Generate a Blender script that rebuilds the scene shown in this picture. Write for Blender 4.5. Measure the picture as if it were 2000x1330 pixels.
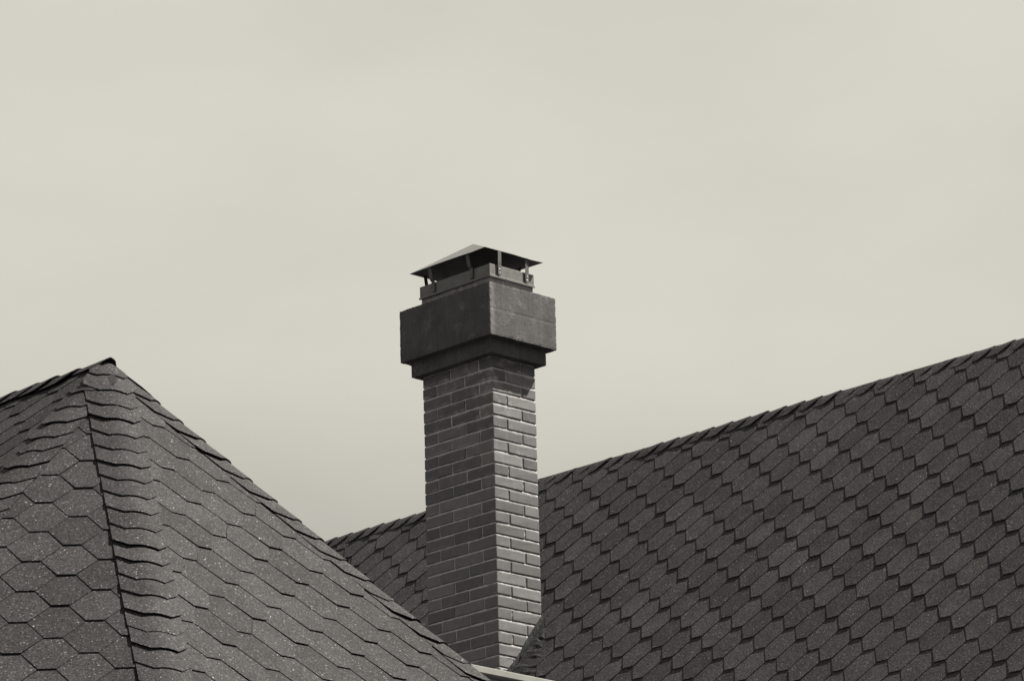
import bpy, bmesh, math, random
from mathutils import Vector, Matrix

scene = bpy.context.scene
for o in list(bpy.data.objects):
    bpy.data.objects.remove(o, do_unlink=True)
col = scene.collection
R = math.radians

# ------------------------------------------------------------------ camera
CAM = Vector((20.86651, -20.08145, -8.70504))
YAW, PITCH, ROLL, FPX = 0.8002632, 0.2974997, -0.0172046, 9347.46
fwd = Vector((-math.sin(YAW) * math.cos(PITCH), math.cos(YAW) * math.cos(PITCH), math.sin(PITCH)))
rgt = Vector((math.cos(YAW), math.sin(YAW), 0))
upv = rgt.cross(fwd)
r2 = rgt * math.cos(ROLL) + upv * math.sin(ROLL)
u2 = upv * math.cos(ROLL) - rgt * math.sin(ROLL)
cam_data = bpy.data.cameras.new('camera')
cam_data.sensor_width = 36.0
cam_data.sensor_fit = 'HORIZONTAL'
cam_data.lens = FPX / 2000.0 * 36.0
cam_data.clip_start = 0.5
cam_data.clip_end = 5000.0
cam = bpy.data.objects.new('camera', cam_data)
m = Matrix((r2, u2, -fwd)).transposed().to_4x4()
m.translation = CAM
cam.matrix_world = m
col.objects.link(cam)
scene.camera = cam


def to_pixel(p):
    d = Vector(p) - CAM
    z = d.dot(fwd)
    return 1000 + FPX * d.dot(r2) / z, 665 - FPX * d.dot(u2) / z


# ------------------------------------------------------------------ world
SUN = Vector((1.0, 1.80, 3.24)).normalized()
sun_el = math.asin(SUN.z)
sun_az = math.atan2(SUN.x, SUN.y)
world = bpy.data.worlds.new('World')
scene.world = world
world.use_nodes = True
wn = world.node_tree
wn.nodes.clear()


def wnode(t, **kw):
    n = wn.nodes.new(t)
    for k, v in kw.items():
        setattr(n, k, v)
    return n


sky = wnode('ShaderNodeTexSky', sky_type='NISHITA', sun_disc=False)
sky.sun_elevation = sun_el
sky.sun_rotation = sun_az
sky.air_density = 1.0
sky.dust_density = 2.0
sky.ozone_density = 1.0
bw = wnode('ShaderNodeRGBToBW')
wn.links.new(sky.outputs[0], bw.inputs[0])
# thin veil of high cloud: soft large noise in direction space
tc = wnode('ShaderNodeTexCoord')
mp = wnode('ShaderNodeMapping')
mp.inputs['Scale'].default_value = (1.0, 1.0, 2.2)
mp.inputs['Rotation'].default_value = (0.25, 0.15, 0.4)
wn.links.new(tc.outputs['Generated'], mp.inputs['Vector'])
nz = wnode('ShaderNodeTexNoise')
nz.inputs['Scale'].default_value = 8.0
nz.inputs['Detail'].default_value = 5.0
nz.inputs['Roughness'].default_value = 0.5
wn.links.new(mp.outputs[0], nz.inputs['Vector'])
veil = wnode('ShaderNodeMapRange')
veil.inputs['From Min'].default_value = 0.3
veil.inputs['From Max'].default_value = 0.7
veil.inputs['To Min'].default_value = 3.50
veil.inputs['To Max'].default_value = 4.05
wn.links.new(nz.outputs['Fac'], veil.inputs['Value'])
# low grey haze bank along the horizon
sep = wnode('ShaderNodeSeparateXYZ')
wn.links.new(tc.outputs['Generated'], sep.inputs[0])
bank = wnode('ShaderNodeMapRange', interpolation_type='SMOOTHSTEP')
bank.inputs['From Min'].default_value = 0.235
bank.inputs['From Max'].default_value = 0.295
bank.inputs['To Min'].default_value = 0.62
bank.inputs['To Max'].default_value = 1.0
wn.links.new(sep.outputs['Z'], bank.inputs['Value'])
mul = wnode('ShaderNodeMath', operation='MULTIPLY')
wn.links.new(veil.outputs[0], mul.inputs[0])
wn.links.new(bank.outputs[0], mul.inputs[1])
mixv = wnode('ShaderNodeMix', data_type='FLOAT')
mixv.inputs[0].default_value = 0.88
wn.links.new(bw.outputs[0], mixv.inputs[2])
wn.links.new(mul.outputs[0], mixv.inputs[3])
tint = wnode('ShaderNodeVectorMath', operation='SCALE')
tint.inputs[0].default_value = (1.0, 0.970, 0.858)
wn.links.new(mixv.outputs[0], tint.inputs['Scale'])
bg = wnode('ShaderNodeBackground')
bg.inputs['Strength'].default_value = 0.051
wn.links.new(tint.outputs[0], bg.inputs['Color'])
wo = wnode('ShaderNodeOutputWorld')
wn.links.new(bg.outputs[0], wo.inputs['Surface'])

# ------------------------------------------------------------------ sun
sd = bpy.data.lights.new('sun', 'SUN')
sd.energy = 5.0
sd.angle = R(0.53)
sd.color = (1.0, 0.965, 0.86)
sun = bpy.data.objects.new('sun', sd)
sun.rotation_euler = SUN.to_track_quat('Z', 'Y').to_euler()
sun.location = SUN * 40
col.objects.link(sun)

# ------------------------------------------------------------------ exposure
vs = scene.view_settings
vs.view_transform = 'Standard'
vs.look = 'None'
vs.exposure = 1.8
vs.gamma = 1.0
vs.use_curve_mapping = False

rnd = random.Random(7)


# ================================================================== helpers
def link(o, parent=None):
    # children are modelled in scene coordinates; a thing's Empty stands at its base
    col.objects.link(o)
    if parent is not None:
        o.parent = parent
        if parent.type == 'EMPTY':
            o.matrix_parent_inverse = Matrix.Translation(-parent.location)
    return o


def mesh_obj(name, verts, faces, mat, parent=None, smooth=False):
    me = bpy.data.meshes.new(name)
    me.from_pydata([tuple(v) for v in verts], [], faces)
    me.validate()
    me.update()
    if smooth:
        for p in me.polygons:
            p.use_smooth = True
    me.materials.append(mat)
    return link(bpy.data.objects.new(name, me), parent)


def bm_obj(name, bm, mat, parent=None, smooth=False):
    me = bpy.data.meshes.new(name)
    bm.to_mesh(me)
    bm.free()
    if smooth:
        for p in me.polygons:
            p.use_smooth = True
    me.materials.append(mat)
    return link(bpy.data.objects.new(name, me), parent)


def thing(name, label, cat, loc=(0, 0, 0), group=None):
    o = bpy.data.objects.new(name, None)
    o.empty_display_size = 0.2
    o.location = loc
    col.objects.link(o)
    o['label'] = label
    o['category'] = cat
    if group:
        o['group'] = group
    return o


def box_data(x0, x1, y0, y1, z0, z1):
    v = [(x0, y0, z0), (x1, y0, z0), (x1, y1, z0), (x0, y1, z0),
         (x0, y0, z1), (x1, y0, z1), (x1, y1, z1), (x0, y1, z1)]
    f = [(0, 3, 2, 1), (4, 5, 6, 7), (0, 1, 5, 4), (1, 2, 6, 5), (2, 3, 7, 6), (3, 0, 4, 7)]
    return v, f


def box_obj(name, x0, x1, y0, y1, z0, z1, mat, parent=None, bevel=0.0):
    v, f = box_data(x0, x1, y0, y1, z0, z1)
    if not bevel:
        return mesh_obj(name, v, f, mat, parent)
    bm = bmesh.new()
    vs_ = [bm.verts.new(p) for p in v]
    for q in f:
        bm.faces.new([vs_[i] for i in q])
    bmesh.ops.bevel(bm, geom=bm.edges[:], offset=bevel, segments=2, affect='EDGES', profile=0.5)
    return bm_obj(name, bm, mat, parent)


# ================================================================== materials
def new_mat(name):
    mt = bpy.data.materials.new(name)
    mt.use_nodes = True
    nt = mt.node_tree
    b = nt.nodes['Principled BSDF']
    return mt, nt, b


def N(nt, t, **kw):
    n = nt.nodes.new(t)
    for k, v in kw.items():
        setattr(n, k, v)
    return n


def L(nt, a, b):
    nt.links.new(a, b)


def noise(nt, vec, scale, detail=3.0, rough=0.5):
    n = N(nt, 'ShaderNodeTexNoise')
    n.inputs['Scale'].default_value = scale
    n.inputs['Detail'].default_value = detail
    n.inputs['Roughness'].default_value = rough
    L(nt, vec, n.inputs['Vector'])
    return n.outputs['Fac']


def rng(nt, val, a, b, c, d, clamp=True):
    n = N(nt, 'ShaderNodeMapRange')
    n.clamp = clamp
    n.inputs['From Min'].default_value = a
    n.inputs['From Max'].default_value = b
    n.inputs['To Min'].default_value = c
    n.inputs['To Max'].default_value = d
    L(nt, val, n.inputs['Value'])
    return n.outputs[0]


def mth(nt, op, a, b=None):
    n = N(nt, 'ShaderNodeMath', operation=op)
    for i, x in enumerate((a, b)):
        if x is None:
            continue
        if isinstance(x, (int, float)):
            n.inputs[i].default_value = x
        else:
            L(nt, x, n.inputs[i])
    return n.outputs[0]


def tinted(nt, val, tint=(1.0, 0.962, 1.01)):
    n = N(nt, 'ShaderNodeVectorMath', operation='SCALE')
    n.inputs[0].default_value = tint
    L(nt, val, n.inputs['Scale'])
    return n.outputs[0]


def bump(nt, b, height, strength, dist):
    n = N(nt, 'ShaderNodeBump')
    n.inputs['Strength'].default_value = strength
    n.inputs['Distance'].default_value = dist
    L(nt, height, n.inputs['Height'])
    L(nt, n.outputs[0], b.inputs['Normal'])


def world_pos(nt):
    return N(nt, 'ShaderNodeNewGeometry').outputs['Position']


def piece_random(nt):
    a = N(nt, 'ShaderNodeObjectInfo').outputs['Random']
    b = N(nt, 'ShaderNodeNewGeometry').outputs['Random Per Island']
    return mth(nt, 'FRACT', mth(nt, 'ADD', a, b))


def shingle_material(name, base, rough=0.75):
    mt, nt, b = new_mat(name)
    pos = world_pos(nt)
    per = piece_random(nt)
    v = rng(nt, per, 0, 1, base * 0.8, base * 1.2)
    blot = rng(nt, noise(nt, pos, 5.5, 4.0, 0.6), 0.3, 0.7, 0.82, 1.18)
    v = mth(nt, 'MULTIPLY', v, blot)
    # granules: every mineral grain has its own shade, a few pale; sun glints painted in as pale specks
    vor = N(nt, 'ShaderNodeTexVoronoi')
    vor.inputs['Scale'].default_value = 160.0
    L(nt, pos, vor.inputs['Vector'])
    sepc = N(nt, 'ShaderNodeSeparateColor')
    L(nt, vor.outputs['Color'], sepc.inputs[0])
    v = mth(nt, 'MULTIPLY', v, rng(nt, sepc.outputs[0], 0, 1, 0.5, 1.5))
    glint = rng(nt, sepc.outputs[1], 0.93, 0.995, 0.0, 1.0)
    vor2 = N(nt, 'ShaderNodeTexVoronoi')
    vor2.inputs['Scale'].default_value = 165.0
    L(nt, pos, vor2.inputs['Vector'])
    sep2 = N(nt, 'ShaderNodeSeparateColor')
    L(nt, vor2.outputs['Color'], sep2.inputs[0])
    patch = rng(nt, noise(nt, pos, 13.0, 2.0), 0.42, 0.62, 0.2, 1.0)
    glint2 = mth(nt, 'MULTIPLY', rng(nt, sep2.outputs[1], 0.982, 0.999, 0.0, 1.0), patch)
    v = mth(nt, 'ADD', v, mth(nt, 'MULTIPLY', glint, 0.045))
    v = mth(nt, 'ADD', v, mth(nt, 'MULTIPLY', glint2, 0.17))
    L(nt, tinted(nt, v, (1.0, 0.948, 1.02)), b.inputs['Base Color'])
    b.inputs['Roughness'].default_value = rough
    b.inputs['Specular IOR Level'].default_value = 0.04
    h = mth(nt, 'ADD', mth(nt, 'MULTIPLY', vor.outputs['Distance'], 0.6), noise(nt, pos, 60.0, 3.0, 0.6))
    bump(nt, b, h, 0.35, 0.0025)
    return mt


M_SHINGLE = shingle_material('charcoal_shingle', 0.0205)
M_SHINGLE_FAR = shingle_material('charcoal_shingle_paler', 0.029)  # same shingle with a paler base colour, used on the right roof


def flat_noise_material(name, base, lo, hi, scale, rough=0.8, bstr=0.2, bdist=0.002, metal=0.0, tint=(1.0, 0.962, 1.01)):
    mt, nt, b = new_mat(name)
    pos = world_pos(nt)
    v = rng(nt, noise(nt, pos, scale, 5.0, 0.6), 0.3, 0.7, base * lo, base * hi)
    L(nt, tinted(nt, v, tint), b.inputs['Base Color'])
    b.inputs['Roughness'].default_value = rough
    b.inputs['Metallic'].default_value = metal
    b.inputs['Specular IOR Level'].default_value = 0.08
    bump(nt, b, noise(nt, pos, scale * 8, 4.0, 0.6), bstr, bdist)
    return mt


M_DECK = flat_noise_material('roof_underlay', 0.03, 0.8, 1.2, 6.0, 0.95)
M_PLASTER = flat_noise_material('plaster', 0.35, 0.9, 1.1, 3.0, 0.9)
M_GROUND = flat_noise_material('lawn', 0.045, 0.6, 1.3, 0.5, 0.95)
M_COPING = flat_noise_material('painted_coping', 0.23, 0.88, 1.08, 9.0, 0.55, 0.15, 0.002, tint=(1.0, 0.99, 0.95))
M_MORTAR = flat_noise_material('mortar', 0.31, 0.7, 1.25, 22.0, 0.95, 0.6, 0.004)
M_CAVITY = flat_noise_material('sooty_flue', 0.03, 0.8, 1.2, 8.0, 0.95)


def brick_material():
    mt, nt, b = new_mat('brick')
    pos = world_pos(nt)
    per = piece_random(nt)
    v = rng(nt, per, 0, 1, 0.060, 0.112)
    v = mth(nt, 'MULTIPLY', v, rng(nt, noise(nt, pos, 16.0, 5.0, 0.65), 0.3, 0.7, 0.88, 1.12))
    # lime smears left by the mason, heavier on the upper courses
    sx = N(nt, 'ShaderNodeSeparateXYZ')
    L(nt, pos, sx.inputs[0])
    hgt = rng(nt, sx.outputs['Z'], -0.9, 0.1, 0.25, 1.0)
    sm = mth(nt, 'MULTIPLY', rng(nt, noise(nt, pos, 11.0, 6.0, 0.7), 0.52, 0.72, 0.0, 1.0),
             rng(nt, noise(nt, pos, 90.0, 3.0, 0.6), 0.35, 0.65, 0.2, 1.0))
    sm = mth(nt, 'MULTIPLY', sm, hgt)
    v = mth(nt, 'ADD', v, mth(nt, 'MULTIPLY', sm, 0.14))
    # ragged mortar dragged over the arrises
    fz = mth(nt, 'FRACT', mth(nt, 'DIVIDE', sx.outputs['Z'], 0.07763))
    dj = mth(nt, 'MINIMUM', fz, mth(nt, 'SUBTRACT', 1.0, fz))
    rag = rng(nt, mth(nt, 'SUBTRACT', mth(nt, 'MULTIPLY', noise(nt, pos, 21.0, 5.0, 0.7), 0.62), dj), 0.10, 0.16, 0.0, 1.0)
    rag = mth(nt, 'MULTIPLY', rag, rng(nt, noise(nt, pos, 6.0, 2.0, 0.5), 0.42, 0.6, 0.0, 1.0))
    v = mth(nt, 'ADD', v, mth(nt, 'MULTIPLY', mth(nt, 'MULTIPLY', rag, hgt), 0.12))
    # sooty specks
    dk = rng(nt, noise(nt, pos, 34.0, 3.0, 0.7), 0.68, 0.76, 1.0, 0.45)
    v = mth(nt, 'MULTIPLY', v, dk)
    L(nt, tinted(nt, v), b.inputs['Base Color'])
    b.inputs['Roughness'].default_value = 0.72
    b.inputs['Specular IOR Level'].default_value = 0.35
    bump(nt, b, mth(nt, 'ADD', noise(nt, pos, 120.0, 4.0, 0.6), mth(nt, 'MULTIPLY', sm, 0.6)), 0.25, 0.002)
    return mt


M_BRICK = brick_material()
M_LIME = flat_noise_material('limed_brick', 0.21, 0.55, 1.2, 24.0, 0.9, 0.5, 0.003)


def concrete_material():
    mt, nt, b = new_mat('concrete')
    pos = world_pos(nt)
    v = rng(nt, noise(nt, pos, 7.0, 5.0, 0.6), 0.3, 0.7, 0.044, 0.072)
    # pale lime patches
    v = mth(nt, 'ADD', v, mth(nt, 'MULTIPLY', rng(nt, noise(nt, pos, 9.0, 4.0, 0.65), 0.56, 0.74, 0.0, 1.0), 0.05))
    # rain streaks
    mpg = N(nt, 'ShaderNodeMapping')
    mpg.inputs['Scale'].default_value = (38.0, 38.0, 2.2)
    L(nt, pos, mpg.inputs['Vector'])
    v = mth(nt, 'MULTIPLY', v, rng(nt, noise(nt, mpg.outputs[0], 1.0, 4.0, 0.6), 0.3, 0.7, 0.88, 1.12))
    # worn pale strip along the weather corner
    sx = N(nt, 'ShaderNodeSeparateXYZ')
    L(nt, pos, sx.inputs[0])
    yy = mth(nt, 'ADD', sx.outputs['Y'], mth(nt, 'MULTIPLY', noise(nt, pos, 40.0, 4.0, 0.7), 0.05))
    worn = mth(nt, 'MULTIPLY', rng(nt, yy, -0.062, -0.030, 1.0, 0.0), rng(nt, sx.outputs['X'], 0.08, 0.09, 0.0, 1.0))
    v = mth(nt, 'ADD', v, mth(nt, 'MULTIPLY', worn, 0.055))
    # pores and sand grains
    v = mth(nt, 'MULTIPLY', v, rng(nt, noise(nt, pos, 170.0, 3.0, 0.7), 0.35, 0.65, 0.75, 1.25))
    pores = rng(nt, noise(nt, pos, 75.0, 2.0, 0.5), 0.66, 0.72, 1.0, 0.45)
    v = mth(nt, 'MULTIPLY', v, pores)
    L(nt, tinted(nt, v), b.inputs['Base Color'])
    b.inputs['Roughness'].default_value = 0.92
    b.inputs['Specular IOR Level'].default_value = 0.25
    bump(nt, b, mth(nt, 'ADD', noise(nt, pos, 150.0, 4.0, 0.7), pores), 0.3, 0.002)
    return mt


M_CONCRETE = concrete_material()


def zinc_material(name, base, rough):
    mt, nt, b = new_mat(name)
    pos = world_pos(nt)
    v = rng(nt, noise(nt, pos, 14.0, 5.0, 0.65), 0.3, 0.7, base * 0.8, base * 1.15)
    L(nt, tinted(nt, v, (1.0, 0.99, 0.97)), b.inputs['Base Color'])
    b.inputs['Metallic'].default_value = 0.0
    b.inputs['Specular IOR Level'].default_value = 0.55
    L(nt, rng(nt, noise(nt, pos, 25.0, 3.0), 0.3, 0.7, rough * 0.85, rough * 1.2), b.inputs['Roughness'])
    bump(nt, b, noise(nt, pos, 9.0, 3.0, 0.5), 0.25, 0.006)
    return mt


M_ZINC = zinc_material('galvanised_sheet', 0.075, 0.5)
M_STRAP = zinc_material('strap_steel', 0.042, 0.55)
M_RIVET = zinc_material('rivet_steel', 0.2, 0.35)
M_FLASH = flat_noise_material('bitumen_flashing', 0.018, 0.2, 2.3, 30.0, 0.85, 0.9, 0.012)

# ================================================================== ground
g = mesh_obj('ground', [(-1500, -1500, -10.3), (1500, -1500, -10.3), (1500, 1500, -10.3), (-1500, 1500, -10.3)],
             [(0, 1, 2, 3)], M_GROUND)
g['kind'] = 'structure'

# ================================================================== shingles
P, E_, WB = 0.33290, 0.13572, 0.08214      # tab pitch, exposure, width of the tab's bottom edge
CW = P - WB                                # widest part of the hexagon
TH = 0.0056                                # shingle thickness
GAP = -0.0014


def clip(poly, a, b, c):
    """keep a*x + b*y <= c"""
    out = []
    for i in range(len(poly)):
        p, q = poly[i], poly[(i + 1) % len(poly)]
        dp, dq = a * p[0] + b * p[1] - c, a * q[0] + b * q[1] - c
        if dp <= 0:
            out.append(p)
        if (dp < 0 < dq) or (dq < 0 < dp):
            t = dp / (dp - dq)
            out.append((p[0] + (q[0] - p[0]) * t, p[1] + (q[1] - p[1]) * t))
    return out


def area2(poly):
    return abs(sum(poly[i][0] * poly[(i + 1) % len(poly)][1] - poly[(i + 1) % len(poly)][0] * poly[i][1]
                   for i in range(len(poly)))) / 2


TOPX = 0.028   # part tucked under the course above


def hex_poly(rr, jit=0.0012):
    """tab outline, x along the course, y down the slope, origin at middle of the bottom edge"""
    j = lambda: rr.uniform(-jit, jit)
    w, c = WB / 2 - GAP * 0.2, CW / 2 - GAP * 0.5
    return [(-w + j(), 0 + j()), (-c + j(), -E_ + j()), (-w * 1.02, -2 * E_ - 0.002), (-w * 1.02 + 0.004, -2 * E_ - TOPX),
            (w * 1.02 - 0.004, -2 * E_ - TOPX), (w * 1.02, -2 * E_ - 0.002), (c + j(), -E_ + j()), (w + j(), 0 + j())]


def slab(poly, lift=0.0, twist=0.0):
    """thin tilted plate: lower end lies on the course below, upper end under the course above"""
    n = len(poly)
    L_ = 2 * E_ + TOPX

    def hgt(x, y):
        t = 1 + y / L_                      # 1 at the lower edge, 0 at the upper
        return TH * 1.05 * t + lift * max(0.0, t - 0.35) ** 2 * 2.3 + twist * x * t
    bot = [(x, y, hgt(x, y)) for x, y in poly]
    top = [(x, y, hgt(x, y) + TH) for x, y in poly]
    verts = bot + top
    faces = [tuple(range(n, 2 * n)), tuple(range(n - 1, -1, -1))]
    for i in range(n):
        k = (i + 1) % n
        faces.append((i, k, n + k, n + i))
    return verts, faces


def face_matrix(origin, rd, fd):
    nrm = Vector(rd).cross(Vector(fd))
    if nrm.z < 0:
        nrm = -nrm
    mt = Matrix((Vector(rd), Vector(fd), nrm)).transposed().to_4x4()
    mt.translation = Vector(origin)
    return mt, nrm


VARIANTS = []
for i in range(14):
    rr = random.Random(100 + i)
    v, f = slab(hex_poly(rr), lift=rr.choice((0, 0.0008, 0.0015, 0.003)), twist=rr.uniform(-0.004, 0.004))
    # x right-handed check is done through face winding below
    me = bpy.data.meshes.new('shingle')
    me.from_pydata(v, [], f)
    bm = bmesh.new()
    bm.from_mesh(me)
    bmesh.ops.recalc_face_normals(bm, faces=bm.faces[:])
    bm.to_mesh(me)
    bm.free()
    me.materials.append(M_SHINGLE)
    VARIANTS.append(me)
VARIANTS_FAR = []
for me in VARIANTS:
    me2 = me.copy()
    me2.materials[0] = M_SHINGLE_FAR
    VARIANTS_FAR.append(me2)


def visible_area(mt, poly):
    pts = [to_pixel(mt @ Vector((x, y, TH))) for x, y in poly]
    pts = [(min(max(px, 0), 2000), min(max(py, 0), 1330)) for px, py in pts]
    return area2(pts)


def lay_shingles(parent, faces, variants, mat, limit=300):
    """faces: list of dict(origin, rd, fd, x0, s0, rows, cols, halfplanes). Largest tabs in view become objects."""
    jobs = []
    for fc in faces:
        mt, nrm = face_matrix(fc['origin'], fc['rd'], fc['fd'])
        for r in range(fc['rows'][0], fc['rows'][1]):
            for a in range(fc['cols'][0], fc['cols'][1]):
                if (a - r) % 2:
                    continue
                x, s = fc['x0'] + a * P / 2, fc['s0'] + r * E_
                x += rnd.uniform(-0.003, 0.003)
                s += rnd.uniform(-0.003, 0.003) + 0.004 * math.sin(x * 0.9 + r * 0.37)
                poly0 = hex_poly(rnd)
                poly = [(px + x, py + s) for px, py in poly0]
                cut = poly
                for (ha, hb, hc) in fc['halfplanes']:
                    cut = clip(cut, ha, hb, hc)
                    if len(cut) < 3:
                        break
                if len(cut) < 3 or area2(cut) < 0.0015:
                    continue
                whole = len(cut) == len(poly) and abs(area2(cut) - area2(poly)) < 1e-7
                va = visible_area(mt, cut)
                if fc.get('behind'):        # far roof: tabs hidden by the chimney or the nearer house do not show
                    cx = sum(p[0] for p in cut) / len(cut)
                    cy = sum(p[1] for p in cut) / len(cut)
                    qx, qy = to_pixel(mt @ Vector((cx, cy, 0)))
                    if 845 < qx < 1035 or (qx < 960 and qy > 698 + (qx - 222) * 0.856 + 15):
                        va = 0.0
                jobs.append((va, mt, x, s, cut, whole))
    jobs.sort(key=lambda t: -t[0])
    bulk_v, bulk_f = [], []
    for i, (ar, mt, x, s, cut, whole) in enumerate(jobs):
        if i < limit and ar > 1.0:
            if whole:
                o = bpy.data.objects.new('shingle', rnd.choice(variants))
                o.matrix_basis = mt @ Matrix.Translation((x, s, 0))
                link(o, parent)
            else:
                v, f = slab([(px - x, py - s) for px, py in cut], lift=rnd.choice((0, 0.001)))
                o = mesh_obj('shingle', v, f, mat, parent)
                bm = bmesh.new()
                bm.from_mesh(o.data)
                bmesh.ops.recalc_face_normals(bm, faces=bm.faces[:])
                bm.to_mesh(o.data)
                bm.free()
                o.matrix_basis = mt @ Matrix.Translation((x, s, 0))
        else:
            v, f = slab([(px - x, py - s) for px, py in cut], lift=rnd.choice((0, 0.001)))
            k = len(bulk_v)
            mm = mt @ Matrix.Translation((x, s, 0))
            bulk_v += [mm @ Vector(q) for q in v]
            bulk_f += [tuple(k + q for q in ff) for ff in f]
    if bulk_v:
        o = mesh_obj('shingle_field', bulk_v, bulk_f, mat, parent)
        bm = bmesh.new()
        bm.from_mesh(o.data)
        bmesh.ops.recalc_face_normals(bm, faces=bm.faces[:])
        bm.to_mesh(o.data)
        bm.free()
        o['kind'] = 'stuff'
    return len(jobs)


def cap_mesh(lat_a, lat_b, along, nrm_a, nrm_b, rr, lift, half=0.122, half_b=None, flat=0.05, slant=0.08, length=0.235, base=0.007, floor=0.002, apex_dist=None, taper=5.0, mat=None):
    """one bent cap shingle. along = unit vector pointing to the exposed butt end; lateral unit vectors run down each
    side of the fold; origin = fold at the butt end."""
    along = Vector(along)
    lat_a, lat_b = Vector(lat_a), Vector(lat_b)
    na, nb = Vector(nrm_a), Vector(nrm_b)
    nm = (na + nb).normalized()
    half_tan = math.tan(min(1.2, na.angle(nb)) / 2) * 0.8
    base += flat / 2 * half_tan * 0.3
    hf = half + rr.uniform(-0.004, 0.004)
    fl = flat + rr.uniform(-0.006, 0.006)
    sl = slant + rr.uniform(-0.006, 0.006)
    hb = (half_b or half) + rr.uniform(-0.004, 0.004)
    us = [-hf, -(hf + fl) / 2, -fl, -fl * 0.7, -fl * 0.35, 0.0, fl * 0.35, fl * 0.7, fl, (hb + fl) / 2, hb]

    def start(u):
        a = abs(u)
        wd = hf if u < 0 else hb
        return 0.0 if a <= fl else -(a - fl) / (wd - fl) * sl

    top, bot = [], []
    ts = (0.0, 0.35, 1.0)
    jit = [rr.uniform(-0.0015, 0.0015) for _ in us]
    for ti in ts:
        for k, u in enumerate(us):
            s0 = start(u) + jit[k]
            t = s0 + (-length - s0) * ti
            q = 1 + t / length               # 1 at the butt
            if apex_dist is not None:        # cut to the narrowing face just below the peak
                u = u * min(1.0, max(0.06, (apex_dist + t) * taper))
            lat = lat_a if u < 0 else lat_b
            nn = na if u < -1e-6 else (nb if u > 1e-6 else nm)
            h = base * q + lift * max(0.0, q - 0.3) ** 1.6 * 1.6 * (0.4 + 1.4 * abs(u) / hf if u < 0 else 0.4) + floor
            rad = fl * 1.0                     # rolled over the fold, not creased
            drop = 0.0
            if abs(u) < rad:
                drop = (rad - abs(u)) ** 2 / (2 * rad) * half_tan
                nn = (nn * abs(u) + nm * (rad - abs(u))).normalized()
            p = along * t + lat * abs(u) + nn * h - nm * drop
            bot.append(p)
            top.append(p + nn * 0.0042)
    n = len(us)
    verts = bot + top
    K = len(bot)
    faces = []
    for r in range(len(ts) - 1):
        for k in range(n - 1):
            a, b, c, d = r * n + k, r * n + k + 1, (r + 1) * n + k + 1, (r + 1) * n + k
            faces.append((K + a, K + b, K + c, K + d))
            faces.append((d, c, b, a))
    loop = [k for k in range(n)] + [r * n + n - 1 for r in range(1, len(ts))] + \
           [(len(ts) - 1) * n + k for k in range(n - 2, -1, -1)] + [r * n for r in range(len(ts) - 2, 0, -1)]
    for i in range(len(loop)):
        a, b = loop[i], loop[(i + 1) % len(loop)]
        faces.append((b, a, K + a, K + b))
    me = bpy.data.meshes.new('cap')
    me.from_pydata([tuple(v) for v in verts], [], faces)
    bm = bmesh.new()
    bm.from_mesh(me)
    bmesh.ops.recalc_face_normals(bm, faces=bm.faces[:])
    bm.to_mesh(me)
    bm.free()
    for p_ in me.polygons:
        p_.use_smooth = True
    me.set_sharp_from_angle(angle=R(38))
    me.materials.append(mat or M_SHINGLE)
    return me


def lay_caps(name, parent, start, direction, butt_sign, nrm_a, nrm_b, count, exposure, first, lifts, peak=False, **kw):
    """caps along a hip or ridge line starting at `start` going `direction`; butts face butt_sign * direction"""
    d = Vector(direction).normalized()
    al = d * butt_sign
    na, nb = Vector(nrm_a).normalized(), Vector(nrm_b).normalized()

    def lateral(n_):
        l = n_.cross(d).normalized()
        return l if l.z < 0 else -l
    la, lb = lateral(na), lateral(nb)
    var = [cap_mesh(la, lb, al, na, nb, random.Random(31 * i + len(name)), lifts[i % len(lifts)], **kw)
           for i in range(6)]
    for i in range(count):
        dist = first + i * exposure
        if peak and dist < 0.42:
            kw2 = dict(kw)
            kw2['length'] = min(0.235, dist)
            me = cap_mesh(la, lb, al, na, nb, random.Random(900 + i + len(bpy.data.meshes)), lifts[i % len(lifts)], apex_dist=dist, **kw2)
        else:
            me = var[(i * 5 + i // 3) % 6]
        o = bpy.data.objects.new(name, me)
        o.location = Vector(start) + d * (first + i * exposure + rnd.uniform(-0.010, 0.010)) + Vector((0, 0, rnd.uniform(-0.002, 0.003) + (0.005 * math.sin(i * 0.31) if name == 'ridge_cap' else 0.0)))
        link(o, parent)


# ================================================================== right house
PR = 0.8984875
cR, sR = math.cos(PR), math.sin(PR)
TAB_R = Vector((1.36952, 1.03453, -0.79651))            # middle of one tab's bottom edge, row 0
fdR = Vector((0, -cR, -sR))
nR = Vector((0, -sR, cR))
RIDGE_ROW = -5.33
RIDGE = TAB_R + fdR * (RIDGE_ROW * E_)
RIDGE_S = RIDGE_ROW * E_
X0R, X1R = -6.6, 7.4
EAVE_S = 26 * E_
house_r = thing('house', 'long gable house with dark hexagonal shingle roof rising behind the chimney to the right', 'house',
                (1.0, RIDGE.y, -10.3))
run = (EAVE_S - RIDGE_S) * cR
fall = (EAVE_S - RIDGE_S) * sR
ridge_z = RIDGE.z - 0.001
ye, yb = RIDGE.y - run, RIDGE.y + run
ze = ridge_z - fall
deck_v = [(X0R, RIDGE.y, ridge_z), (X1R, RIDGE.y, ridge_z), (X1R, ye, ze), (X0R, ye, ze), (X0R, yb, ze), (X1R, yb, ze),
          (X0R, ye, ze - 0.15), (X1R, ye, ze - 0.15), (X0R, yb, ze - 0.15), (X1R, yb, ze - 0.15)]
deck_f = [(0, 3, 2, 1), (0, 1, 5, 4), (3, 6, 7, 2), (4, 5, 9, 8), (6, 8, 9, 7), (0, 4, 8, 6, 3), (1, 2, 7, 9, 5)]
roof_r = mesh_obj('roof', deck_v, deck_f, M_DECK, house_r)
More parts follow.
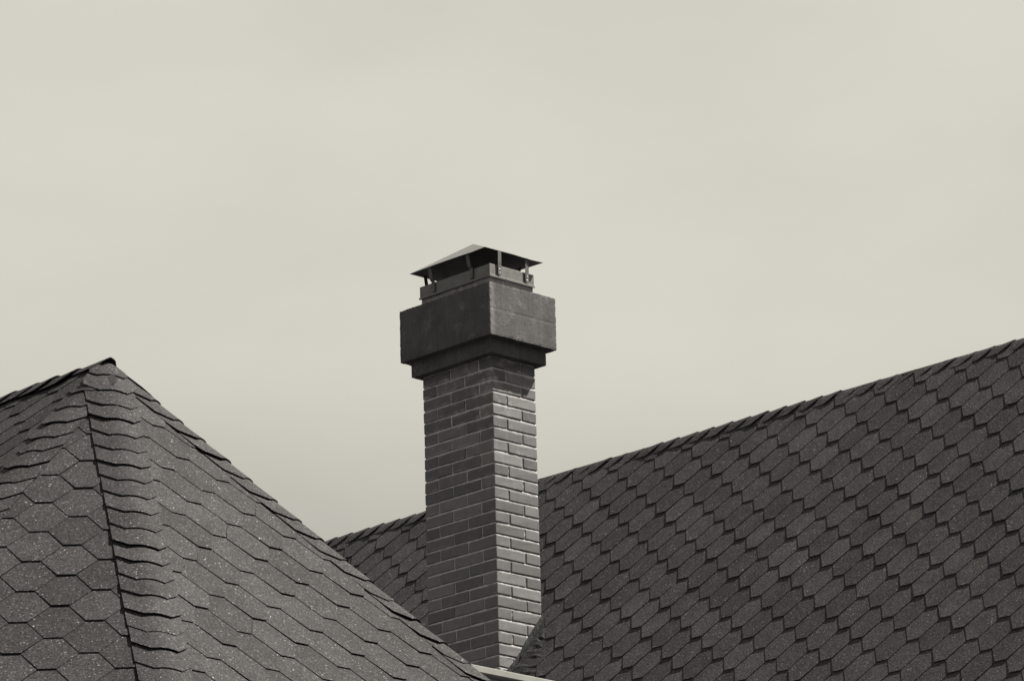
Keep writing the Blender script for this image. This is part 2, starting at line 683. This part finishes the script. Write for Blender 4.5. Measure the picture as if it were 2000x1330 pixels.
box_obj('wall', X0R + 0.4, X1R - 0.4, ye + 0.5, yb - 0.5, -10.3, ze - 0.1501, M_PLASTER, house_r)

faceR = dict(behind=True, origin=TAB_R, rd=Vector((1, 0, 0)), fd=fdR, x0=0.0, s0=0.0, rows=(-5, 26), cols=(-52, 40),
             halfplanes=[(0, -1, -RIDGE_S - 0.02), (1, 0, X1R - TAB_R.x - 0.01), (-1, 0, TAB_R.x - X0R - 0.01)])
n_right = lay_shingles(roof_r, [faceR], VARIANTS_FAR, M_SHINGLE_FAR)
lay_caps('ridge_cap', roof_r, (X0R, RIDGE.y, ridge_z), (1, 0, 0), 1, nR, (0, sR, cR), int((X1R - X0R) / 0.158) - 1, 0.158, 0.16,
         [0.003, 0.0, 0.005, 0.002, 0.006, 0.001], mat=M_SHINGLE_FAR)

# ================================================================== left house (half-octagon hipped end)
A = Vector((3.83061, -6.23683, -2.07862))
nD = Vector((0.47595, -0.49198, 0.72899))
rdD = Vector((0.71872, 0.69530, 0.00000))
fdD = Vector((0.50687, -0.52394, -0.68452))
nP = Vector((0.73279, -0.00062, 0.68045))
rdP = Vector((0.00085, 1.00000, 0.00000))
fdP = Vector((0.68045, -0.00058, -0.73279))
PY = R(43.3)
nY = Vector((0, -math.sin(PY), math.cos(PY)))
fdY = Vector((0, -math.cos(PY), -math.sin(PY)))
rdY = Vector((1, 0, 0))


def hip_dir(n1, n2):
    d = n1.cross(n2)
    return d / -d.z if d.z else d


hipA = hip_dir(nD, nP)
hipB = hip_dir(nY, nD)
hipC = Vector((hipA.x, 0.575, -1.0))
# keep hip C in the +X plane
hipC.x = -(nP.y * hipC.y + nP.z * hipC.z) / nP.x
hipE = Vector((hipB.x, -hipB.y, -1.0))
nB = hipC.cross(hipE).normalized()
if nB.z < 0:
    nB = -nB
DEP = 2.55                                  # drop from apex to eaves
XL = A.x - 4.2                              # far end of the ridge
house_l = thing('house', 'nearer house with a half-octagon hipped shingle roof coming to a peak at left', 'house',
                (A.x, A.y, -10.3))
pts = [A.copy(), Vector((XL, A.y, A.z)), A + hipB * DEP, A + hipA * DEP, A + hipC * DEP, A + hipE * DEP]
pts += [Vector((XL, pts[2].y, A.z - DEP)), Vector((XL, pts[5].y, A.z - DEP))]
low = [p + Vector((0, 0, -0.15)) for p in (pts[6], pts[2], pts[3], pts[4], pts[5], pts[7])]
allp = pts + low
deck = [(0, 1, 6, 2), (0, 2, 3), (0, 3, 4), (0, 4, 5), (0, 5, 7, 1),
        (6, 8, 9, 2), (2, 9, 10, 3), (3, 10, 11, 4), (4, 11, 12, 5), (5, 12, 13, 7), (7, 13, 8, 6, 1), (13, 12, 11, 10, 9, 8)]
roof_l = mesh_obj('roof', allp, deck, M_DECK, house_l)
cen = Vector((A.x - 1.2, A.y, 0))
ring = [Vector((p.x, p.y, 0)) for p in low]
ring = [cen + (p - cen) * 0.82 for p in ring]
zt = A.z - DEP - 0.1501
wv = [(p.x, p.y, -10.3) for p in ring] + [(p.x, p.y, zt) for p in ring]
k = len(ring)
mesh_obj('wall', wv, [tuple(range(k, 2 * k))] + [(i, (i + 1) % k, k + (i + 1) % k, k + i) for i in range(k)], M_PLASTER, house_l)


def side_planes(rd, fd, left_dir, right_dir):
    """half-planes keeping a face between two hips, in (x along course, s down slope) coordinates from the apex"""
    out = []
    if left_dir is not None:
        lx, ls = left_dir.dot(rd), left_dir.dot(fd)
        out.append((-ls, lx, -0.022 * math.hypot(ls, lx)))
    if right_dir is not None:
        rx, rs = right_dir.dot(rd), right_dir.dot(fd)
        out.append((rs, -rx, -0.022 * math.hypot(rs, rx)))
    return out


smax = DEP / 0.70
fD = dict(origin=A, rd=rdD, fd=fdD, x0=-0.15549, s0=2.23819, rows=(-16, 12), cols=(-14, 14),
          halfplanes=side_planes(rdD, fdD, hipB, hipA) + [(0, 1, DEP / -fdD.z)])
fP = dict(origin=A, rd=rdP, fd=fdP, x0=-0.33595, s0=1.90517, rows=(-14, 14), cols=(-16, 22),
          halfplanes=side_planes(rdP, fdP, hipA, hipC) + [(0, 1, DEP / -fdP.z)])
fY = dict(origin=A, rd=rdY, fd=fdY, x0=-1.22 * P, s0=2.35 * E_, rows=(-4, 24), cols=(-26, 10),
          halfplanes=[(0, -1, -0.02), (-1, 0, 4.19), (0, 1, DEP / -fdY.z)] + side_planes(rdY, fdY, None, hipB))
n_left = lay_shingles(roof_l, [fD, fP, fY], VARIANTS, M_SHINGLE)
LIFTS = [0.001, 0.0, 0.004, 0.0, 0.007, 0.001]
lay_caps('hip_cap', roof_l, A, hipA, 1, nD, nP, int(DEP * hipA.length / 0.157), 0.157, 0.16, LIFTS, peak=True, flat=0.06, half=0.135, half_b=0.115, base=0.0075, floor=0.010, taper=8.0)
lay_caps('hip_cap', roof_l, A, hipB, 1, nY, nD, int(DEP * hipB.length / 0.157) - 1, 0.157, 0.33, LIFTS, peak=True, flat=0.055, base=0.008, floor=0.006)
lay_caps('hip_cap', roof_l, A, hipC, 1, nP, nB, int(DEP * hipC.length / 0.157) - 1, 0.157, 0.33, LIFTS, peak=True, flat=0.055, base=0.008, floor=0.006)
lay_caps('hip_cap', roof_l, A, hipE, 1, nB, (0, math.sin(PY), math.cos(PY)), int(DEP * hipE.length / 0.157), 0.157, 0.33, LIFTS, peak=True, base=0.008, floor=0.006)
lay_caps('ridge_cap', roof_l, (XL, A.y, A.z + 0.012), (1, 0, 0), 1, nY, (0, math.sin(PY), math.cos(PY)),
         int((4.2 - 0.02) / 0.16) - 1, 0.16, 0.16, [0.001, 0.0, 0.003, 0.001, 0.004, 0.001], base=0.008)
lay_caps('ridge_cap', roof_l, (A.x, A.y, A.z + 0.016), (1, 0, 0), 1, nY, (0, math.sin(PY), math.cos(PY)), 1, 0.16, 0.02, [0.002], base=0.006, half=0.062, flat=0.025, slant=0.03)

# ================================================================== low wall in front of the chimney base
lw = thing('parapet', 'low parapet wall with pale coping edge showing under the chimney base', 'wall', (0.8, -1.2, -10.3))
box_obj('wall', 0.60, 0.93, -2.6, -0.22, -10.3, -2.3185, M_PLASTER, lw)
box_obj('coping', 0.55, 1.0, -2.66, -0.18, -2.316, -2.277, M_COPING, lw, bevel=0.003)

# ================================================================== chimney
H = 0.07763                       # one course
W_, D_ = 0.64, 0.38
ZB, ZT = -33 * H, 8.6 * H
chimney = thing('chimney', 'tall brick chimney with heavy concrete band and metal cowl between the two roofs', 'chimney', (-0.32, 0.19, -0.55))
chimney.rotation_euler = Matrix.Rotation(0.0082, 3, Vector((math.sin(YAW), -math.cos(YAW), 0))).to_euler()

# mortar core, slightly rough
REC = 0.0065


def rough_box(name, x0, x1, y0, y1, z0, z1, step, amp, mat, parent, edge_amp=0.0, seed=1, smooth=False):
    bm = bmesh.new()
    v, f = box_data(x0, x1, y0, y1, z0, z1)
    vs_ = [bm.verts.new(p) for p in v]
    for q in f:
        bm.faces.new([vs_[i] for i in q])
    for axis, n in ((0, (x1 - x0) / step), (1, (y1 - y0) / step), (2, (z1 - z0) / step)):
        n = max(1, int(n))
        lo = (x0, y0, z0)[axis]
        hi = (x1, y1, z1)[axis]
        for i in range(1, n):
            co = [0, 0, 0]
            co[axis] = lo + (hi - lo) * i / n
            no = [0, 0, 0]
            no[axis] = 1
            bmesh.ops.bisect_plane(bm, geom=bm.verts[:] + bm.edges[:] + bm.faces[:], plane_co=co, plane_no=no)
    rr = random.Random(seed)
    for vv in bm.verts:
        c = vv.co
        ext = [abs(c.x - x0) < 1e-5 or abs(c.x - x1) < 1e-5, abs(c.y - y0) < 1e-5 or abs(c.y - y1) < 1e-5,
               abs(c.z - z0) < 1e-5 or abs(c.z - z1) < 1e-5]
        cen_ = Vector(((x0 + x1) / 2, (y0 + y1) / 2, (z0 + z1) / 2))
        for ax in range(3):
            if ext[ax]:
                s_ = 1 if c[ax] > cen_[ax] else -1
                c[ax] += s_ * (rr.uniform(-amp, amp) - (rr.random() ** 2 * edge_amp if sum(ext) >= 2 else 0))
    return bm_obj(name, bm, mat, parent, smooth)



def weathered_mortar():
    """one skin of mortar: every bed joint slopes out from under the brick above to the arris of the brick below"""
    rr = random.Random(3)
    NX, NY = 30, 18

    def ring(z, ins, jit):
        x0, x1, y0, y1 = -W_ + ins, -ins, ins, D_ - ins
        out = []
        for i in range(NX):
            out.append((x0 + (x1 - x0) * i / NX, y0 + rr.uniform(-jit, jit), z + rr.uniform(-jit, jit)))
        for i in range(NY):
            out.append((x1 + rr.uniform(-jit, jit), y0 + (y1 - y0) * i / NY, z + rr.uniform(-jit, jit)))
        for i in range(NX):
            out.append((x1 - (x1 - x0) * i / NX, y1 + rr.uniform(-jit, jit), z))
        for i in range(NY):
            out.append((x0 + rr.uniform(-jit, jit), y1 - (y1 - y0) * i / NY, z))
        return out
    rings = []
    jn = H - BH
    for idx in range(-8, 30):
        ztop = -idx * H
        rings.append(ring(ztop + jn / 2 + 0.0012, 0.0085, 0.0006))
        rings.append(ring(ztop + jn * 0.12, 0.0052, 0.0010))
        rings.append(ring(ztop - jn / 2 - 0.0012, 0.0012, 0.0011))
        rings.append(ring(ztop - jn / 2 - 0.006, 0.0048, 0.0008))
        rings.append(ring(ztop - H * 0.5, 0.0046, 0.0012))
        rings.append(ring(ztop - H + jn / 2 + 0.005, 0.0050, 0.0008))
    nn = len(rings[0])
    v = [p for r_ in rings for p in r_]
    f = []
    for i in range(len(rings) - 1):
        for k in range(nn):
            k2 = (k + 1) % nn
            f.append((i * nn + k2, i * nn + k, (i + 1) * nn + k, (i + 1) * nn + k2))
    f.append(tuple(range(nn)))
    return mesh_obj('mortar', v, f, M_MORTAR, chimney, smooth=True)


BL, BW, BH = 0.25, 0.12, H - 0.0125
weathered_mortar()


def brick_mesh(lx, ly, lz, seed):
    bm = bmesh.new()
    v, f = box_data(-lx / 2, lx / 2, -ly / 2, ly / 2, -lz / 2, lz / 2)
    vs_ = [bm.verts.new(p) for p in v]
    for q in f:
        bm.faces.new([vs_[i] for i in q])
    rr = random.Random(seed)
    for vv in bm.verts:
        vv.co += Vector((rr.uniform(-1, 1) * 0.0016, rr.uniform(-1, 1) * 0.0016, rr.uniform(-1, 1) * 0.0022))
    bmesh.ops.bevel(bm, geom=bm.edges[:], offset=0.0045, segments=2, affect='EDGES', profile=0.6)
    me = bpy.data.meshes.new('brick')
    bm.to_mesh(me)
    bm.free()
    me.materials.append(M_BRICK)
    return me


ALONG_X = [brick_mesh(BL, BW, BH, 10 + i) for i in range(9)]
ALONG_Y = [brick_mesh(BW, BL, BH, 30 + i) for i in range(9)]


def put_brick(kind, cx, cy, cz):
    o = bpy.data.objects.new('brick', rnd.choice(ALONG_X if kind == 'x' else ALONG_Y))
    j = lambda a: rnd.uniform(-a, a)
    o.location = (cx + j(0.001), cy + j(0.001), cz + j(0.0012))
    o.rotation_euler = (j(0.004), j(0.004), j(0.003))
    link(o, chimney)
    if cz > 0.5:                            # top courses are smeared over with lime mortar
        o.material_slots[0].link = 'OBJECT'
        o.material_slots[0].material = M_LIME


n = 0
idx = -8
while True:
    ztop = -idx * H
    zc = ztop - H / 2
    if zc < -29 * H:
        break
    if idx % 2 == 0:
        lay = [('x', -BL / 2, BW / 2), ('x', -BL * 1.5 - 0.01, BW / 2), ('y', -W_ + BW / 2, BL / 2),
               ('y', -BW / 2, D_ - BL / 2), ('x', -BW - 0.01 - BL / 2, D_ - BW / 2), ('x', -W_ + BL / 2, D_ - BW / 2)]
    else:
        lay = [('y', -BW / 2, BL / 2), ('x', -BW - 0.01 - BL / 2, BW / 2), ('x', -W_ + BL / 2, BW / 2),
               ('x', -BL / 2, D_ - BW / 2), ('x', -BL * 1.5 - 0.01, D_ - BW / 2), ('y', -W_ + BW / 2, D_ - BL / 2)]
    for kd, x, y in lay:
        put_brick(kd, x, y, zc)
        n += 1
    idx += 1

# concrete band: lower step and main block (formwork seam round the middle)
rough_box('lower_band', -W_ - 0.0516, 0.0516, -0.0516, D_ + 0.0516, 0.0787, 0.1801, 0.02, 0.0005, M_CONCRETE, chimney, 0.0015, 5)
blk = rough_box('concrete_block', -W_ - 0.101, 0.101, -0.101, D_ + 0.101, 0.1786, 0.5256, 0.014, 0.0004, M_CONCRETE, chimney, 0.003, 6)
for vv in blk.data.vertices:
    if abs(vv.co.z - 0.352) < 0.008:
        for ax, c0 in ((0, -0.32), (1, 0.19)):
            lim = (0.42, 0.29)[ax] - 0.002
            if abs(vv.co[ax] - c0) > lim:
                vv.co[ax] -= math.copysign(0.0009, vv.co[ax] - c0)

# flashing where the roof runs into the chimney
def roof_z(y):
    return RIDGE.z - (RIDGE.y - y) * math.tan(PR)


rr = random.Random(9)
NS = 26
fv, ff = [], []
for i in range(NS + 1):
    t = i / NS
    y = D_ + 0.01 - t * (D_ + 0.06)
    z = roof_z(y)
    up = 0.062 + 0.012 * math.sin(t * 9) + rr.uniform(-0.006, 0.006)
    out = 0.02 + 0.34 * t + rr.uniform(-0.014, 0.014)
    w = lambda a=0.007: rr.uniform(-a, a)
    # profile: on brick face, fold, on roof
    prof = [(0.003 + w(0.001), up), (0.006 + abs(w()), up * 0.6), (0.012 + abs(w()), up * 0.25), (0.03, 0.028 + w()),
            (0.03 + out * 0.35, 0.022 + w()), (0.03 + out * 0.7, 0.018 + w()), (0.03 + out, 0.014)]
    for x, dz in prof:
        fv.append((x, y, z + dz / 1.0 + (0.0 if dz > 0.03 else 0.006)))
    for x, dz in prof:
        fv.append((x - 0.002, y, z + dz + (0.0 if dz > 0.03 else 0.006) - 0.008))
K = 7
for i in range(NS):
    for j_ in range(K - 1):
        a = i * 2 * K + j_
        b = a + 2 * K
        ff.append((a, a + 1, b + 1, b))
        ff.append((a + K, b + K, b + K + 1, a + K + 1))
    for j_ in (0, K - 1):
        a = i * 2 * K + j_
        b = a + 2 * K
        ff.append((a, b, b + K, a + K))
flash = mesh_obj('flashing', fv, ff, M_FLASH, chimney, smooth=False)
flash['label'] = 'crumpled dark sealing sheet at the foot of the chimney'

# ================================================================== cowl on the chimney
cowl = thing('chimney_cowl', 'galvanised sheet cowl with sloped hood on straps, set on the chimney top', 'chimney cowl', (-0.32, 0.19, 0.60))
lean = Matrix.Rotation(0.0082, 4, Vector((math.sin(YAW), -math.cos(YAW), 0)))
pv = Vector((-0.32, 0.19, -0.55))
bl = Vector((-0.32, 0.19, 0.60))
cowl.rotation_euler = lean.to_euler()
shift = (Matrix.Translation(pv) @ lean @ Matrix.Translation(-pv)) @ bl - bl
CB, CT = 0.603, 0.686
o1 = 0.006
# collar: four folded plates with a lip along the bottom
cx0, cx1, cy0, cy1 = -W_ - o1, o1, -o1, D_ + o1


def plate(x0, x1, y0, y1, z0, z1, parent, name='collar_plate', mat=None, bev=0.0012):
    return box_obj(name, x0, x1, y0, y1, z0, z1, mat or M_ZINC, parent, bevel=bev)


pf = plate(cx0, cx1 - 0.0042, cy0, cy0 + 0.004, CB, CT, cowl)
pr = plate(cx1 - 0.004, cx1, cy0, cy1, CB, CT + 0.001, cowl)
pb = plate(cx0, cx1 - 0.0042, cy1 - 0.004, cy1, CB, CT, cowl)
pl = plate(cx0, cx0 + 0.004, cy0 + 0.0042, cy1 - 0.0042, CB, CT, cowl)
plate(cx1 + 0.0002, cx1 + 0.0062, cy0 - 0.004, cy1 + 0.004, CB - 0.003, CB + 0.011, cowl, 'collar_lip')
plate(cx0 - 0.004, cx1, cy0 - 0.0062, cy0 - 0.0002, CB - 0.003, CB + 0.009, cowl, 'collar_lip')
box_obj('flue_opening', cx0 + 0.06, cx1 - 0.06, cy0 + 0.06, cy1 - 0.06, 0.60, 0.655, M_CAVITY, cowl)

# hood: hipped sheet, slightly sprung out of true
HZ, HA = 0.780, 0.945
ho = 0.050
hx0, hx1, hy0, hy1 = -W_ - ho, ho, -ho, D_ + ho
N_ = 6
rim = []
for i in range(N_):                     # front edge, far left -> near corner
    t = i / N_
    rim.append(Vector((hx0 + (hx1 - 0.035 - hx0) * t, hy0, HZ + 0.004 * math.sin(t * 3.14))))
for i in range(N_):                     # right edge, near corner -> back right
    t = i / N_
    rim.append(Vector((hx1 - 0.035 + 0.007 * t + 0.028 * max(0, t - 0.75) / 0.25, hy0 + (hy1 - hy0) * t, HZ + 0.005 - 0.016 * max(0, t - 0.6) / 0.4)))
for i in range(N_):
    t = i / N_
    rim.append(Vector((hx1 - (hx1 - hx0) * t, hy1, HZ - 0.010 * (1 - t))))
for i in range(N_):
    t = i / N_
    rim.append(Vector((hx0, hy1 - (hy1 - hy0) * t, HZ)))
apex = Vector((-W_ / 2 - 0.025, D_ / 2, HA))
TS = 0.0018
nr = len(rim)
hv = [p for p in rim] + [p + Vector((0, 0, -TS)) for p in rim] + [apex, apex + Vector((0, 0, -TS))]
mid_t = [p.lerp(apex, 0.5) for p in rim]
base2 = len(hv)
hv += mid_t + [p + Vector((0, 0, -TS)) for p in mid_t]
hf_ = []
for i in range(nr):
    k2 = (i + 1) % nr
    hf_.append((i, k2, base2 + k2, base2 + i))
    hf_.append((base2 + i, base2 + k2, 2 * nr))
    hf_.append((nr + k2, nr + i, base2 + nr + i, base2 + nr + k2))
    hf_.append((base2 + nr + k2, base2 + nr + i, 2 * nr + 1))
    hf_.append((k2, i, nr + i, nr + k2))
mesh_obj('hood', hv, hf_, M_ZINC, cowl)

# straps: riveted flat bars, upright on the collar then splayed out to the hood's underside
RIV = None


def rivet_mesh():
    bm = bmesh.new()
    bmesh.ops.create_uvsphere(bm, u_segments=8, v_segments=6, radius=0.0042)
    for vv in bm.verts:
        vv.co.z *= 0.6
    me = bpy.data.meshes.new('rivet')
    bm.to_mesh(me)
    bm.free()
    me.materials.append(M_RIVET)
    return me


RIV = rivet_mesh()


def hood_z(x, y):
    """underside height of the hood"""
    fx = min((x - hx0) / (apex.x - hx0), (hx1 - x) / (hx1 - apex.x))
    fy = min((y - hy0) / (apex.y - hy0), (hy1 - y) / (hy1 - apex.y))
    return HZ + (HA - HZ) * max(0.0, min(fx, fy)) - TS


def strap(base_pt, outward, tang, lean_t, reach=0.024, dz=0.0):
    o_, t_ = Vector(outward), Vector(tang)
    p0 = Vector(base_pt) + o_ * 0.0066
    sw = 0.0145
    prof = [(0.0, CB + 0.020), (0.0, CT + 0.002), (reach * 0.4, CT + 0.016)]
    e = p0 + o_ * reach + t_ * lean_t
    prof.append((reach, hood_z(e.x, e.y) + 0.0005 + dz))
    v, f = [], []
    for i, (oo, z) in enumerate(prof):
        tl = lean_t * max(0, (i - 1)) / 2.0
        for sgn in (-1, 1):
            for th in (0.0, 0.003):
                q = p0 + o_ * (oo + th) + t_ * (tl + sgn * sw)
                v.append((q.x, q.y, z))
    for i in range(len(prof) - 1):
        a = i * 4
        b = a + 4
        f += [(a, b, b + 2, a + 2), (a + 1, a + 3, b + 3, b + 1), (a, a + 1, b + 1, b), (a + 2, b + 2, b + 3, a + 3)]
    f += [(0, 2, 3, 1), (len(v) - 4, len(v) - 3, len(v) - 1, len(v) - 2)]
    s_ = mesh_obj('strap', v, f, M_STRAP, cowl)
    bm = bmesh.new()
    bm.from_mesh(s_.data)
    bmesh.ops.recalc_face_normals(bm, faces=bm.faces[:])
    bm.to_mesh(s_.data)
    bm.free()
    for z in (CB + 0.033, CB + 0.058):
        ro = bpy.data.objects.new('rivet', RIV)
        q = p0 + o_ * 0.0032
        ro.matrix_basis = Matrix.Translation((q.x, q.y, z)) @ o_.to_track_quat('Z', 'Y').to_matrix().to_4x4()
        link(ro, s_)


strap((-0.155, cy0, 0), (0, -1, 0), (1, 0, 0), -0.012)
strap((-0.510, cy0, 0), (0, -1, 0), (1, 0, 0), -0.010)
strap((cx1, 0.075, 0), (1, 0, 0), (0, 1, 0), 0.0, 0.002, -0.010)
strap((cx1, 0.318, 0), (1, 0, 0), (0, 1, 0), 0.0, 0.002, -0.010)
strap((-0.155, cy1, 0), (0, 1, 0), (1, 0, 0), 0.0)
strap((-0.510, cy1, 0), (0, 1, 0), (1, 0, 0), 0.0)
strap((cx0, 0.075, 0), (-1, 0, 0), (0, 1, 0), 0.0)
strap((cx0, 0.300, 0), (-1, 0, 0), (0, 1, 0), 0.0)
for ch in cowl.children:
    ch.matrix_parent_inverse = Matrix.Translation(-bl)
cowl.location = bl + shift

print('tabs', n_right, n_left, 'bricks', n)
